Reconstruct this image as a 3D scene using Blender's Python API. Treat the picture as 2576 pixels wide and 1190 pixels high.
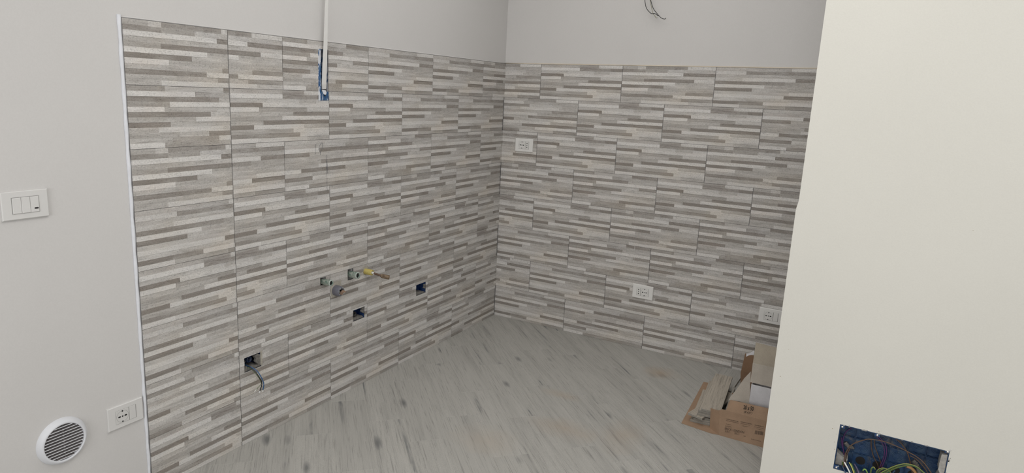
import bpy, math, random
from mathutils import Vector, Matrix
R = random.Random(7)
sc = bpy.context.scene
for o in list(bpy.data.objects): bpy.data.objects.remove(o)
col = sc.collection
PI = math.pi

# ------------------------------------------------------------------ camera, light, exposure
FPX, CAM, YAW, PITCH, ROLL, PCX, PCY = 1673.97, Vector((2.0389, -3.6444, 1.4234)), 2.09763, -.20346, .042396, 1225.67, 579.47
_f = Vector((math.cos(PITCH)*math.cos(YAW), math.cos(PITCH)*math.sin(YAW), math.sin(PITCH)))
_r = _f.cross(Vector((0, 0, 1))).normalized(); _u = _r.cross(_f)
_rt = math.cos(ROLL)*_r + math.sin(ROLL)*_u; _up = -math.sin(ROLL)*_r + math.cos(ROLL)*_u
cd = bpy.data.cameras.new('camera'); cam = bpy.data.objects.new('camera', cd); col.objects.link(cam)
cd.sensor_width = 36; cd.lens = 36*FPX/2576
cd.shift_x = (1288-PCX)/2576; cd.shift_y = -(595-PCY)/2576; cd.clip_start = .05
m = Matrix((_rt, _up, -_f)).transposed().to_4x4(); m.translation = CAM
cam.matrix_world = m; sc.camera = cam
sc.view_settings.view_transform = 'Standard'; sc.view_settings.look = 'None'
sc.view_settings.exposure = 0.19; sc.view_settings.gamma = 1; sc.view_settings.use_curve_mapping = False
w = bpy.data.worlds.new('world'); sc.world = w; w.use_nodes = True
w.node_tree.nodes['Background'].inputs[0].default_value = (.86, .92, 1, 1)
w.node_tree.nodes['Background'].inputs[1].default_value = 1.0

def area(name, loc, rot, sx, sy, power, colr):
    l = bpy.data.lights.new(name, 'AREA'); l.shape = 'RECTANGLE'; l.size = sx; l.size_y = sy; l.energy = power; l.color = colr
    o = bpy.data.objects.new(name, l); col.objects.link(o); o.location = loc; o.rotation_euler = rot; return o
area('window_daylight', (1.75, -5.93, 1.55), (PI/2, 0, 0), 1.9, 1.6, 34, (1, .992, .985))   # fills the window behind the camera
area('side_fill', (4.32, -3.55, 1.6), (0, PI/2, 0), 1.5, 1.9, 14, (1, .992, .985))  # invented side source, added to brighten the middle of the left wall
area('ceiling_fill', (1.9, -2.75, 2.66), (0, 0, 0), 1.5, 1.2, 16.2, (1, .985, .965))  # unseen panel added as soft ambient in place of ceiling bounce
area('ceiling_fill_kitchen', (1.1, -1.3, 2.66), (0, 0, 0), 1.4, 1.6, 11.6, (1, .985, .965))  # added over the corner to lift its walls; no lamp known there

def at(u, v, axis, val):          # photograph pixel -> point on an axis-aligned plane of the room
    d = _rt*((u-PCX)/FPX) - _up*((v-PCY)/FPX) + _f
    t = (val-CAM[axis])/d[axis]
    return CAM + d*t

# ------------------------------------------------------------------ materials
def nt(name):
    m = bpy.data.materials.new(name); m.use_nodes = True
    t = m.node_tree; b = t.nodes['Principled BSDF']; return m, t, b
def N(t, k, **kw):
    n = t.nodes.new(k)
    for a, v in kw.items(): setattr(n, a, v)
    return n
def L(t, a, b): t.links.new(a, b)
def math_(t, op, a, b=None, c=None, clamp=False):
    n = N(t, 'ShaderNodeMath', operation=op, use_clamp=clamp)
    for i, x in enumerate((a, b, c)):
        if x is None: continue
        if isinstance(x, (int, float)): n.inputs[i].default_value = x
        else: L(t, x, n.inputs[i])
    return n.outputs[0]
def mapping(t, scale, coord='Object', rot=(0, 0, 0), src=None):
    if src is None:
        tc = N(t, 'ShaderNodeTexCoord'); src = tc.outputs[coord]
    mp = N(t, 'ShaderNodeMapping'); mp.inputs['Scale'].default_value = scale; mp.inputs['Rotation'].default_value = rot
    L(t, src, mp.inputs[0]); return mp.outputs[0]
def noise(t, vec, scale=1, detail=4, rough=.55, dist=0):
    n = N(t, 'ShaderNodeTexNoise'); n.inputs['Scale'].default_value = scale; n.inputs['Detail'].default_value = detail
    n.inputs['Roughness'].default_value = rough; n.inputs['Distortion'].default_value = dist
    L(t, vec, n.inputs['Vector']); return n.outputs['Fac']
def ramp(t, fac, stops):
    n = N(t, 'ShaderNodeValToRGB'); e = n.color_ramp.elements
    while len(e) < len(stops): e.new(.5)
    for i, (p, c) in enumerate(stops):
        e[i].position = p; e[i].color = (c if len(c) == 4 else (*c, 1)) if hasattr(c, '__len__') else (c, c, c, 1)
    L(t, fac, n.inputs[0]); return n.outputs[0]
def mix(t, fac, a, b, mode='MIX'):
    n = N(t, 'ShaderNodeMix', data_type='RGBA', blend_type=mode)
    for i, x in ((0, fac), (6, a), (7, b)):
        if isinstance(x, (int, float)): n.inputs[i].default_value = x
        elif isinstance(x, tuple): n.inputs[i].default_value = (*x, 1) if len(x) == 3 else x
        else: L(t, x, n.inputs[i])
    return n.outputs[2]
def bump(t, b, h, strength, dist=.001):
    n = N(t, 'ShaderNodeBump'); n.inputs['Strength'].default_value = strength; n.inputs['Distance'].default_value = dist
    L(t, h, n.inputs['Height']); L(t, n.outputs[0], b.inputs['Normal'])
def basic(name, c, rough=.6, metal=0, var=.12, scale=20, bs=.0, detail=3, spec=.5):
    m, t, b = nt(name); v = mapping(t, (1, 1, 1)); n = noise(t, v, scale, detail)
    f = ramp(t, n, [(.25, 1-var), (.75, 1+var)])
    L(t, mix(t, 1, c, f, 'MULTIPLY'), b.inputs['Base Color'])
    b.inputs['Roughness'].default_value = rough; b.inputs['Metallic'].default_value = metal
    b.inputs['Specular IOR Level'].default_value = spec
    if bs: bump(t, b, noise(t, v, scale*6, 4), bs)
    return m
def plaster(name, c):
    m, t, b = nt(name); v = mapping(t, (1, 1, 1))
    n1 = noise(t, v, 2.2, 4); n2 = noise(t, v, 260, 2)
    f = mix(t, .5, ramp(t, n1, [(.3, .96), (.7, 1.02)]), ramp(t, n2, [(.3, .97), (.7, 1.03)]), 'MIX')
    L(t, mix(t, 1, c, f, 'MULTIPLY'), b.inputs['Base Color']); b.inputs['Roughness'].default_value = .9
    b.inputs['Specular IOR Level'].default_value = .2
    bump(t, b, noise(t, v, 220, 3), .25, .0008); return m
MP = plaster('plaster_white', (.620, .605, .590))
MC = plaster('plaster_cream', (.67, .655, .60))
MCEIL = plaster('plaster_ceiling', (.78, .77, .75))
MG = basic('grout_grey', (.17, .165, .165), .9, var=.25, scale=60)
MGF = basic('grout_floor', (.50, .485, .45), .9, var=.1, scale=60)
MCAULK = basic('white_caulk', (.72, .73, .765), .7, var=.06, scale=40, bs=.3)
MW = basic('plastic_white', (.76, .75, .725), .35, var=.02)
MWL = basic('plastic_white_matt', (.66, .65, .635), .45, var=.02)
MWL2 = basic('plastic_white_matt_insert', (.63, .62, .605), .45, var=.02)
MW2 = basic('plastic_white_insert', (.72, .71, .685), .35, var=.02)
MGAP = basic('plastic_gap', (.30, .295, .285), .6, var=.02)
MBLK = basic('socket_hole_black', (.01, .01, .01), .7, var=.02)
MRING = basic('vent_plastic', (.70, .71, .74), .45, var=.04)
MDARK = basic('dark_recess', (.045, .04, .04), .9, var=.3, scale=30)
MVD = basic('vent_dust', (.15, .135, .135), .9, var=.35, scale=30)
MMORT = basic('mortar_grey', (.36, .345, .32), .95, var=.3, scale=70, bs=.9)
MMD = basic('mortar_dark', (.17, .16, .145), .95, var=.4, scale=90, bs=.9)
MTAN = basic('tile_adhesive_tan', (.44, .41, .35), .95, var=.22, scale=60, bs=.6)
MSTEEL = basic('screw_steel', (.75, .75, .74), .3, 1, var=.1)
MPEN = basic('pencil_graphite', (.16, .16, .17), .7, var=.1)
def bluemat(name, c, paint, rough=.45, dirt=0):
    m, t, b = nt(name); v = mapping(t, (1, 1, 1)); v2 = mapping(t, (60, 60, 14))
    d = ramp(t, noise(t, v, 45, 6, .65), [(.45, 0), (.62, 1)])
    c1 = mix(t, math_(t, 'MULTIPLY', d, .55), c, (c[0]*2.2+.04, c[1]*1.7+.04, c[2]*1.25+.03))
    s = ramp(t, noise(t, v, 300, 2, .7), [(.66, 0), (.70, 1)])
    c1 = mix(t, math_(t, 'MULTIPLY', s, .35), c1, (.45, .5, .55))
    if dirt:
        q = ramp(t, noise(t, v, 24, 7, .7), [(.56, 0), (.66, 1)]); c1 = mix(t, math_(t, 'MULTIPLY', q, dirt), c1, (.17, .14, .105))
    if paint:
        p = ramp(t, noise(t, v2, 1.2, 5, .7), [(paint-.03, 0), (paint+.03, 1)])
        c1 = mix(t, p, c1, (.66, .68, .72))
    L(t, c1, b.inputs['Base Color']); b.inputs['Roughness'].default_value = rough; return m
MBL = bluemat('plastic_blue', (.006, .036, .105), 0, dirt=.6)
MBLP = bluemat('plastic_blue_smeared', (.012, .075, .21), .50)
MBL2 = bluemat('plastic_blue_bright', (.004, .026, .115), 0, .4)
MNAVY = bluemat('plastic_navy', (.006, .02, .07), 0)
def cardmat(name, c, flute=0):
    m, t, b = nt(name); v = mapping(t, (1, 1, 1))
    f = mix(t, 1, ramp(t, noise(t, v, 14, 5), [(.3, .88), (.7, 1.08)]), ramp(t, noise(t, v, 400, 2), [(.3, .93), (.7, 1.07)]), 'MULTIPLY')
    L(t, mix(t, 1, c, f, 'MULTIPLY'), b.inputs['Base Color']); b.inputs['Roughness'].default_value = .85
    b.inputs['Specular IOR Level'].default_value = .2; bump(t, b, noise(t, v, 90, 4), .3, .001); return m
MCARD = cardmat('cardboard_brown', (.36, .245, .165))
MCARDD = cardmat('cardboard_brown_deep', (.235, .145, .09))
MCARDG = cardmat('cardboard_greyboard', (.45, .405, .35))
MCARDW = cardmat('cardboard_white', (.60, .59, .605))
MINK = basic('print_ink', (.02, .016, .014), .8, var=.2, scale=200)
MINKF = basic('print_ink_faded', (.085, .058, .042), .8, var=.3, scale=300)

def tilemat():
    m, t, b = nt('wall_tile_stone_strip')
    at_ = N(t, 'ShaderNodeAttribute', attribute_name='tone'); sd = N(t, 'ShaderNodeAttribute', attribute_name='seed')
    tc = N(t, 'ShaderNodeTexCoord')
    cb = N(t, 'ShaderNodeCombineXYZ'); L(t, sd.outputs['Fac'], cb.inputs[1])
    ad = N(t, 'ShaderNodeVectorMath', operation='ADD'); L(t, tc.outputs['Object'], ad.inputs[0]); L(t, cb.outputs[0], ad.inputs[1])
    src = ad.outputs[0]
    n1 = noise(t, mapping(t, (7, 1, 55), src=src), 1, 6, .62, .8)       # streaks along the strip
    n2 = noise(t, mapping(t, (190, 1, 300), src=src), 1, 3, .6)          # fine speckle
    n3 = noise(t, mapping(t, (5, 0, 9), src=tc.outputs['Object']), 1, 3, .5)   # broad tint patches
    n4 = noise(t, mapping(t, (13, 1, 62), src=tc.outputs['Object']), 1, 8, .80, 1.3)      # crinkled veins, running on across the strips
    n5 = noise(t, mapping(t, (12, 1, 240), src=src), 1, 4, .6, .4)       # thin horizontal lines
    tone = math_(t, 'MULTIPLY', at_.outputs['Fac'], .2)
    tone = math_(t, 'ADD', tone, math_(t, 'MULTIPLY', math_(t, 'SUBTRACT', n1, .5), .70))
    c = ramp(t, tone, [(.14, (.70, .685, .665)), (.4, (.605, .590, .570)), (.6, (.490, .472, .450)), (.8, (.375, .355, .331)), (1.0, (.275, .252, .229))])
    sp = ramp(t, n2, [(.30, .66), (.45, .98), (.58, 1.0), (.72, 1.20)])
    vein = ramp(t, n4, [(.30, .62), (.43, .96), (.56, 1.0), (.68, 1.20)])
    thin = ramp(t, n5, [(.30, .84), (.42, 1.0), (.70, 1.03)])
    # veins show on the mid tones, the pale strips stay plain
    mask = ramp(t, at_.outputs['Fac'], [(.0, .15), (1.0, 1)])
    c = mix(t, 1, c, sp, 'MULTIPLY')
    c = mix(t, math_(t, 'MULTIPLY', ramp(t, tone, [(.25, .15), (.5, 1)]), .75), c, mix(t, 1, c, vein, 'MULTIPLY'))
    c = mix(t, .8, c, mix(t, 1, c, thin, 'MULTIPLY'))
    warm = ramp(t, n3, [(.48, 0), (.70, 1)])
    c = mix(t, math_(t, 'MULTIPLY', warm, .40), c, mix(t, 1, c, (1.04, .97, .86), 'MULTIPLY'))
    cool = ramp(t, n3, [(.28, 1), (.42, 0)])
    c = mix(t, math_(t, 'MULTIPLY', cool, .5), c, mix(t, 1, c, (.97, .985, 1.03), 'MULTIPLY'))
    c = mix(t, 1, c, (1.01, 1.0, .99), 'MULTIPLY')
    pink = ramp(t, noise(t, mapping(t, (4, 1, 22), src=src), 1, 3, .5), [(.52, 0), (.68, 1)])
    c = mix(t, math_(t, 'MULTIPLY', pink, .20), c, mix(t, 1, c, (1.05, .965, .945), 'MULTIPLY'))
    L(t, c, b.inputs['Base Color']); b.inputs['Roughness'].default_value = .72; b.inputs['Specular IOR Level'].default_value = .3
    bump(t, b, math_(t, 'ADD', n4, math_(t, 'MULTIPLY', n2, .5)), .8, .0022)
    return m
MT = tilemat()

def woodmat(name, base, fine=0):
    m, t, b = nt(name)
    oi = N(t, 'ShaderNodeObjectInfo'); tc = N(t, 'ShaderNodeTexCoord'); geo = N(t, 'ShaderNodeNewGeometry')
    cb = N(t, 'ShaderNodeCombineXYZ')
    L(t, math_(t, 'MULTIPLY', oi.outputs['Random'], 37), cb.inputs[0]); L(t, math_(t, 'MULTIPLY', oi.outputs['Random'], 11), cb.inputs[2])
    ad = N(t, 'ShaderNodeVectorMath', operation='ADD'); L(t, tc.outputs['Object'], ad.inputs[0]); L(t, cb.outputs[0], ad.inputs[1])
    s = ad.outputs[0]
    g1 = noise(t, mapping(t, (1.5, 26, 1) if not fine else (1.2, 120, 1), src=s), 1, 5, .6, .3)
    g2 = noise(t, mapping(t, (7, 240, 1), src=s), 1, 5, .6, .5)
    g3 = noise(t, mapping(t, (3.2, 9, 1), src=s), 1, 3, .5, .5)      # smoky dark patches
    sp = noise(t, mapping(t, (420, 420, 420), src=s), 1, 2, .5)
    c = ramp(t, g1, [(.22, tuple(x*.80 for x in base)), (.5, base), (.8, tuple(x*1.10 for x in base))])
    c = mix(t, 1, c, ramp(t, g2, [(.33, .70), (.45, 1), (.8, 1.07)]), 'MULTIPLY')
    c = mix(t, 1, c, ramp(t, sp, [(.25, .86), (.75, 1.12)]), 'MULTIPLY')
    # dark cracks: thin streaks inside the smoky patches
    cr = math_(t, 'MULTIPLY', ramp(t, g1, [(.34, 1), (.39, 0)]), ramp(t, g3, [(.50, 0), (.62, 1)]))
    c = mix(t, math_(t, 'MULTIPLY', cr, .7), c, (.13, .14, .145))
    # knots
    vo = N(t, 'ShaderNodeTexVoronoi'); vo.inputs['Scale'].default_value = 1; vo.inputs['Randomness'].default_value = 1
    L(t, mapping(t, (3.0, 7.5, 1), src=s), vo.inputs['Vector'])
    kn = ramp(t, math_(t, 'ADD', vo.outputs['Distance'], math_(t, 'MULTIPLY', math_(t, 'SUBTRACT', g1, .5), .35)), [(.02, 1), (.16, 0)])
    kn = math_(t, 'MULTIPLY', kn, ramp(t, oi.outputs['Random'], [(.12, 0), (.16, .8)]))
    if not fine: c = mix(t, kn, c, (.135, .14, .14))
    if fine: c = mix(t, .35, c, mix(t, 1, c, ramp(t, g2, [(.35, .7), (.6, 1.15)]), 'MULTIPLY'))
    else:
        rnd = math_(t, 'FRACT', math_(t, 'MULTIPLY', oi.outputs['Random'], 7.3))
        c = mix(t, 1, c, ramp(t, rnd, [(0, .96), (1, 1.04)]), 'MULTIPLY')
        # tan dust left on the boards, at fixed places of the floor
        pw = N(t, 'ShaderNodeSeparateXYZ'); L(t, geo.outputs['Position'], pw.inputs[0])
        wob = noise(t, mapping(t, (9, 9, 9), src=geo.outputs['Position']), 1, 4, .6)
        tot = None
        for x, y, rx, ry, a in ((1.19, -.28, .13, .10, .8), (.86, -.84, .13, .06, .55), (1.02, -1.14, .2, .12, .5), (1.25, -1.05, .12, .22, .4), (.78, -1.42, .2, .15, .35)):
            dx = math_(t, 'DIVIDE', math_(t, 'SUBTRACT', pw.outputs[0], x), rx); dy = math_(t, 'DIVIDE', math_(t, 'SUBTRACT', pw.outputs[1], y), ry)
            d = math_(t, 'SQRT', math_(t, 'ADD', math_(t, 'MULTIPLY', dx, dx), math_(t, 'MULTIPLY', dy, dy)))
            k = math_(t, 'SUBTRACT', 1.35, math_(t, 'ADD', d, math_(t, 'MULTIPLY', wob, .9)), clamp=True)
            k = math_(t, 'MULTIPLY', k, a, clamp=True)
            tot = k if tot is None else math_(t, 'MAXIMUM', tot, k)
        c = mix(t, tot, c, (.42, .335, .25))
    L(t, c, b.inputs['Base Color']); b.inputs['Roughness'].default_value = .62; b.inputs['Specular IOR Level'].default_value = .35
    bump(t, b, math_(t, 'ADD', g2, sp), .25, .0008); return m
MF = woodmat('floor_plank_grey', (.415, .405, .378))
MF2 = woodmat('offcut_plank_grey', (.43, .385, .325), 1)
MEDGE = basic('tile_body_edge', (.27, .255, .225), .9, var=.15, scale=80)

# ------------------------------------------------------------------ mesh helpers
class MB:
    def __init__(s): s.v = []; s.f = []; s.mi = []; s.tone = []; s.seed = []; s.T = 0; s.S = 0; s.cur = 0; s.X = None
    def add(s, vs, fs):
        n = len(s.v)
        s.v += [tuple(s.X @ Vector(p)) if s.X else tuple(p) for p in vs]
        for f in fs: s.f.append([n+i for i in f]); s.mi.append(s.cur); s.tone.append(s.T); s.seed.append(s.S)
    def box(s, x0, x1, y0, y1, z0, z1, b=0):
        if b:
            vs = []; 
            for (xa, xb, za, zb, y) in ((x0, x1, z0, z1, y1), (x0, x1, z0, z1, y0+b), (x0+b, x1-b, z0+b, z1-b, y0)):
                vs += [(xa, y, za), (xb, y, za), (xb, y, zb), (xa, y, zb)]
            fs = [(0, 1, 2, 3)] + [(4*k+(i+1) % 4, 4*k+i, 4*k+4+i, 4*k+4+(i+1) % 4) for k in (0, 1) for i in range(4)] + [(11, 10, 9, 8)]
            s.add(vs, [tuple(reversed(f)) for f in fs]); return
        s.add([(x0, y0, z0), (x1, y0, z0), (x1, y1, z0), (x0, y1, z0), (x0, y0, z1), (x1, y0, z1), (x1, y1, z1), (x0, y1, z1)],
              [(3, 2, 1, 0), (4, 5, 6, 7), (0, 1, 5, 4), (1, 2, 6, 5), (2, 3, 7, 6), (3, 0, 4, 7)])
    def prism(s, pts, d):       # polygon of 3-D points swept by vector d
        n = len(pts); d = Vector(d); vs = [Vector(p) for p in pts]; vs += [p+d for p in vs]
        s.add(vs, [tuple(range(n-1, -1, -1)), tuple(range(n, 2*n))] + [(i, (i+1) % n, n+(i+1) % n, n+i) for i in range(n)])
    def tube(s, pts, r, n=8, caps=True, smooth=4, stripe=0):
        P = [Vector(p) for p in pts]
        if smooth > 1 and len(P) > 2:
            Q = []; E = [2*P[0]-P[1]] + P + [2*P[-1]-P[-2]]
            for i in range(1, len(E)-2):
                a, b, c, d = E[i-1:i+3]
                for k in range(smooth):
                    t = k/smooth
                    Q.append(.5*((2*b)+(c-a)*t+(2*a-5*b+4*c-d)*t*t+(3*b-a-3*c+d)*t**3))
            Q.append(P[-1]); P = Q
        vs = []; fs = []; up = None
        for i, p in enumerate(P):
            t = (P[min(i+1, len(P)-1)]-P[max(i-1, 0)]).normalized()
            if up is None: up = t.orthogonal().normalized()
            up = (up-t*up.dot(t)).normalized(); w_ = t.cross(up)
            rr = r(i/(len(P)-1)) if callable(r) else r
            vs += [p+rr*(math.cos(2*PI*k/n)*up+math.sin(2*PI*k/n)*w_) for k in range(n)]
        for i in range(len(P)-1):
            fs += [(i*n+k, i*n+(k+1) % n, (i+1)*n+(k+1) % n, (i+1)*n+k) for k in range(n)]
        if caps: fs += [tuple(range(n-1, -1, -1)), tuple((len(P)-1)*n+k for k in range(n))]
        k0 = len(s.f); s.add(vs, fs)
        if stripe:
            for i in range((len(P)-1)*n):
                if (i % n) % (n//2) in (0, 1): s.mi[k0+i] = 1
    def lathe(s, prof, n=32, axis='Y', close=False):   # prof: (radius, offset along the axis)
        vs = []; fs = []
        for r, h in prof:
            for k in range(n):
                a = 2*PI*k/n; x, z = r*math.cos(a), r*math.sin(a)
                vs.append((x, h, z) if axis == 'Y' else (x, z, h))
        m_ = len(prof)
        for i in range(m_ if close else m_-1):
            j = (i+1) % m_
            fs += [(i*n+k, i*n+(k+1) % n, j*n+(k+1) % n, j*n+k) for k in range(n)]
        s.add(vs, fs)
    def build(s, name, mats, parent=None, loc=None, rz=0, smooth=False, attrs=False):
        me = bpy.data.meshes.new(name); me.from_pydata(s.v, [], s.f)
        for mm in (mats if isinstance(mats, (list, tuple)) else [mats]): me.materials.append(mm)
        for p, k in zip(me.polygons, s.mi): p.material_index = k; p.use_smooth = smooth
        if attrs:
            a = me.attributes.new('tone', 'FLOAT', 'FACE'); a.data.foreach_set('value', s.tone)
            a = me.attributes.new('seed', 'FLOAT', 'FACE'); a.data.foreach_set('value', s.seed)
        me.update(); o = bpy.data.objects.new(name, me); col.objects.link(o)
        if parent: o.parent = parent
        if loc: o.location = loc
        o.rotation_euler.z = rz; return o
def thing(name, label, cat, loc=(0, 0, 0), rz=0, group=None):
    o = bpy.data.objects.new(name, None); col.objects.link(o); o.empty_display_size = .05
    o.location = loc; o.rotation_euler.z = rz; tag(o, label, cat, group); return o
def tag(o, label, cat, group=None):
    o['label'] = label; o['category'] = cat
    if group: o['group'] = group
    return o
def onL(s, z, off=0): return (off, -s, z)      # a point on the left wall, s metres from the corner
def subtract(r, holes):
    out = [r]
    for hx0, hx1, hz0, hz1 in holes:
        nx = []
        for x0, x1, z0, z1 in out:
            if hx1 <= x0 or hx0 >= x1 or hz1 <= z0 or hz0 >= z1: nx.append((x0, x1, z0, z1)); continue
            if z0 < hz0: nx.append((x0, x1, z0, hz0))
            if z1 > hz1: nx.append((x0, x1, hz1, z1))
            a, b_ = max(z0, hz0), min(z1, hz1)
            if x0 < hx0: nx.append((x0, hx0, a, b_))
            if x1 > hx1: nx.append((hx1, x1, a, b_))
        out = nx
    return out
def plate(mb, x0, x1, z0, z1, ya, yb, holes=()):     # wall slab ya (face) .. yb (back) with rectangular holes
    xs = sorted({x0, x1, *[h[i] for h in holes for i in (0, 1)]}); zs = sorted({z0, z1, *[h[i] for h in holes for i in (2, 3)]})
    def solid(i, j):
        if i < 0 or j < 0 or i >= len(xs)-1 or j >= len(zs)-1: return False
        cx, cz = (xs[i]+xs[i+1])/2, (zs[j]+zs[j+1])/2
        return not any(h[0] < cx < h[1] and h[2] < cz < h[3] for h in holes)
    for i in range(len(xs)-1):
        for j in range(len(zs)-1):
            if not solid(i, j): continue
            a, b_, c, d = xs[i], xs[i+1], zs[j], zs[j+1]
            mb.add([(a, ya, c), (b_, ya, c), (b_, ya, d), (a, ya, d)], [(0, 1, 2, 3)])
            mb.add([(a, yb, c), (b_, yb, c), (b_, yb, d), (a, yb, d)], [(3, 2, 1, 0)])
            if not solid(i-1, j): mb.add([(a, ya, c), (a, ya, d), (a, yb, d), (a, yb, c)], [(0, 1, 2, 3)])
            if not solid(i+1, j): mb.add([(b_, ya, c), (b_, yb, c), (b_, yb, d), (b_, ya, d)], [(0, 1, 2, 3)])
            if not solid(i, j-1): mb.add([(a, ya, c), (a, yb, c), (b_, yb, c), (b_, ya, c)], [(0, 1, 2, 3)])
            if not solid(i, j+1): mb.add([(a, ya, d), (b_, ya, d), (b_, yb, d), (a, yb, d)], [(0, 1, 2, 3)])

# ------------------------------------------------------------------ room shell
HROOM = 2.72; YF = -6.0; XR = 4.4; FACE = .006
# openings on the left wall in its own frame (local x = -s)
HL = dict(narrow=(-1.580, -1.522, 1.364, 1.572), g1=(-1.580, -1.545, .564, .598), g2=(-1.405, -1.366, .548, .600),
          b1=(-1.369, -1.287, .337, .393), b2=(-.873, -.782, .340, .402), b3=(-1.997, -1.914, .303, .364), dr=(-1.516, -1.448, .490, .560), gas=(-1.300, -1.262, .549, .590))
HJ = (2.0465, 2.336, .286, .4415)
mb = MB(); plate(mb, YF-.1, .13, 0, HROOM, FACE, .15, [HL[k] for k in ('narrow', 'g1', 'g2', 'b1', 'b2', 'b3')])
wl = mb.build('wall_left', MP, rz=PI/2); wl['kind'] = 'structure'
mb = MB(); plate(mb, -FACE, XR, 0, HROOM, FACE, .13, [(.836-.03, .836+.05, 2.02, 2.08)])
wb = mb.build('wall_back', MP); wb['kind'] = 'structure'
YP = -1.38
mb = MB(); plate(mb, 1.8395, XR, .0, HROOM, YP, YP+.10, [HJ])
mb.prism([(1.8345, YP, 0), (1.8395, YP, 0), (1.8395, YP, 1.108), (1.8345, YP, 1.108)], (0, .1, 0))   # the lower edge is built out a few millimetres
mb.prism([(1.8345, YP, 1.1075), (1.8395, YP, 1.1075), (1.8395, YP, 1.135)], (0, .1, 0))
wr = mb.build('wall_right', MC); wr['kind'] = 'structure'
mb = MB(); plate(mb, YF, 0, 0, HROOM, -.1, 0, [(-4.6, -2.5, .8, 2.4)]); o = mb.build('wall_far_right', MP, loc=(XR, 0, 0), rz=PI/2); o['kind'] = 'structure'
mb = MB()
for y0, y1, z0, z1 in ((-4.6, -2.5, .8, .86), (-4.6, -2.5, 2.34, 2.4), (-4.6, -4.54, .86, 2.34), (-2.56, -2.5, .86, 2.34)): mb.box(XR+.02, XR+.07, y0, y1, z0, z1)
o = mb.build('added_window', MW); o['kind'] = 'structure'  # unseen frame around the opening made for the added side light
mb = MB(); plate(mb, 0, XR, 0, HROOM, -.1, 0, [(.75, 2.75, .7, 2.4)]); o = mb.build('wall_front', MP, loc=(0, YF, 0)); o['kind'] = 'structure'
mb = MB(); mb.box(-.15, XR+.1, YF-.1, .13, HROOM, HROOM+.1); o = mb.build('ceiling', MCEIL); o['kind'] = 'structure'
mb = MB(); 
for x0, x1, z0, z1 in ((.75, 2.75, .7, .76), (.75, 2.75, 2.34, 2.4), (.75, .81, .76, 2.34), (2.69, 2.75, .76, 2.34), (1.72, 1.78, .76, 2.34)): mb.box(x0, x1, YF-.07, YF-.02, z0, z1)
o = mb.build('window_1', MW); o['kind'] = 'structure'
mb = MB(); mb.box(-.0, XR, YF, .006, -.12, -.0007); fl = mb.build('floor', MGF); fl['kind'] = 'structure'

# floor planks, laid at 45 degrees: a runs along the board, b across
PW, PL = .153, .5925
J = {-8: 1.388, -7: 1.10, -6: 1.315, -5: 1.517, -4: 1.331, -3: 1.10, -2: 1.39, -1: 1.089, 0: .63, 1: .733, 2: .944, 3: 1.09}
def clip(poly, nx, ny, c):
    out = []
    for i in range(len(poly)):
        p, q = poly[i], poly[(i+1) % len(poly)]; dp, dq = nx*p[0]+ny*p[1]-c, nx*q[0]+ny*q[1]-c
        if dp <= 0: out.append(p)
        if (dp < 0 < dq) or (dq < 0 < dp):
            t = dp/(dp-dq); out.append((p[0]+(q[0]-p[0])*t, p[1]+(q[1]-p[1])*t))
    return out
s2 = math.sqrt(.5); npl = 0
YCUT = -3.9
for k in range(-26, 29):
    a0 = J.get(k, R.uniform(0, PL)) % PL
    for j in range(-8, 16):
        a = a0 + j*PL; g = .0008
        q = [(a+g, PW*k+g), (a+PL-g, PW*k+g), (a+PL-g, PW*(k+1)-g), (a+g, PW*(k+1)-g)]
        xy = [((p+b_)*s2, (b_-p)*s2) for p, b_ in q]
        for cl in ((-1, 0, .002), (1, 0, XR-.002), (0, 1, .002), (0, -1, -YCUT)):
            xy = clip(xy, *cl)
            if len(xy) < 3: break
        if len(xy) < 3: continue
        ar = abs(sum(xy[i][0]*xy[(i+1) % len(xy)][1]-xy[(i+1) % len(xy)][0]*xy[i][1] for i in range(len(xy))))/2
        if ar < .0006: continue
        cx = (a+PL/2+PW*(k+.5))*s2; cy = (PW*(k+.5)-a-PL/2)*s2
        # local frame: x along the board
        loc = []
        for x, y in xy:
            dx, dy = x-cx, y-cy; loc.append(((dx-dy)*s2, (dx+dy)*s2))
        mb = MB(); n = len(loc); mx, my = sum(p[0] for p in loc)/n, sum(p[1] for p in loc)/n
        ins = [(mx+(p[0]-mx)*(1-0.0005/max(.02, math.hypot(p[0]-mx, p[1]-my))), my+(p[1]-my)*(1-0.0005/max(.02, math.hypot(p[0]-mx, p[1]-my)))) for p in loc]
        A = sum(loc[i][0]*loc[(i+1) % n][1]-loc[(i+1) % n][0]*loc[i][1] for i in range(n))
        if A < 0: loc.reverse(); ins.reverse()
        vs = [(x, y, -.008) for x, y in loc] + [(x, y, -.0003) for x, y in loc] + [(x, y, 0) for x, y in ins]
        mb.add(vs, [tuple(range(n-1, -1, -1)), tuple(range(2*n, 3*n))] + [(h*n+i, h*n+(i+1) % n, (h+1)*n+(i+1) % n, (h+1)*n+i) for h in (0, 1) for i in range(n)])
        mb.build('plank', MF, fl, loc=(cx, cy, 0), rz=-PI/4); npl += 1

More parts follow.
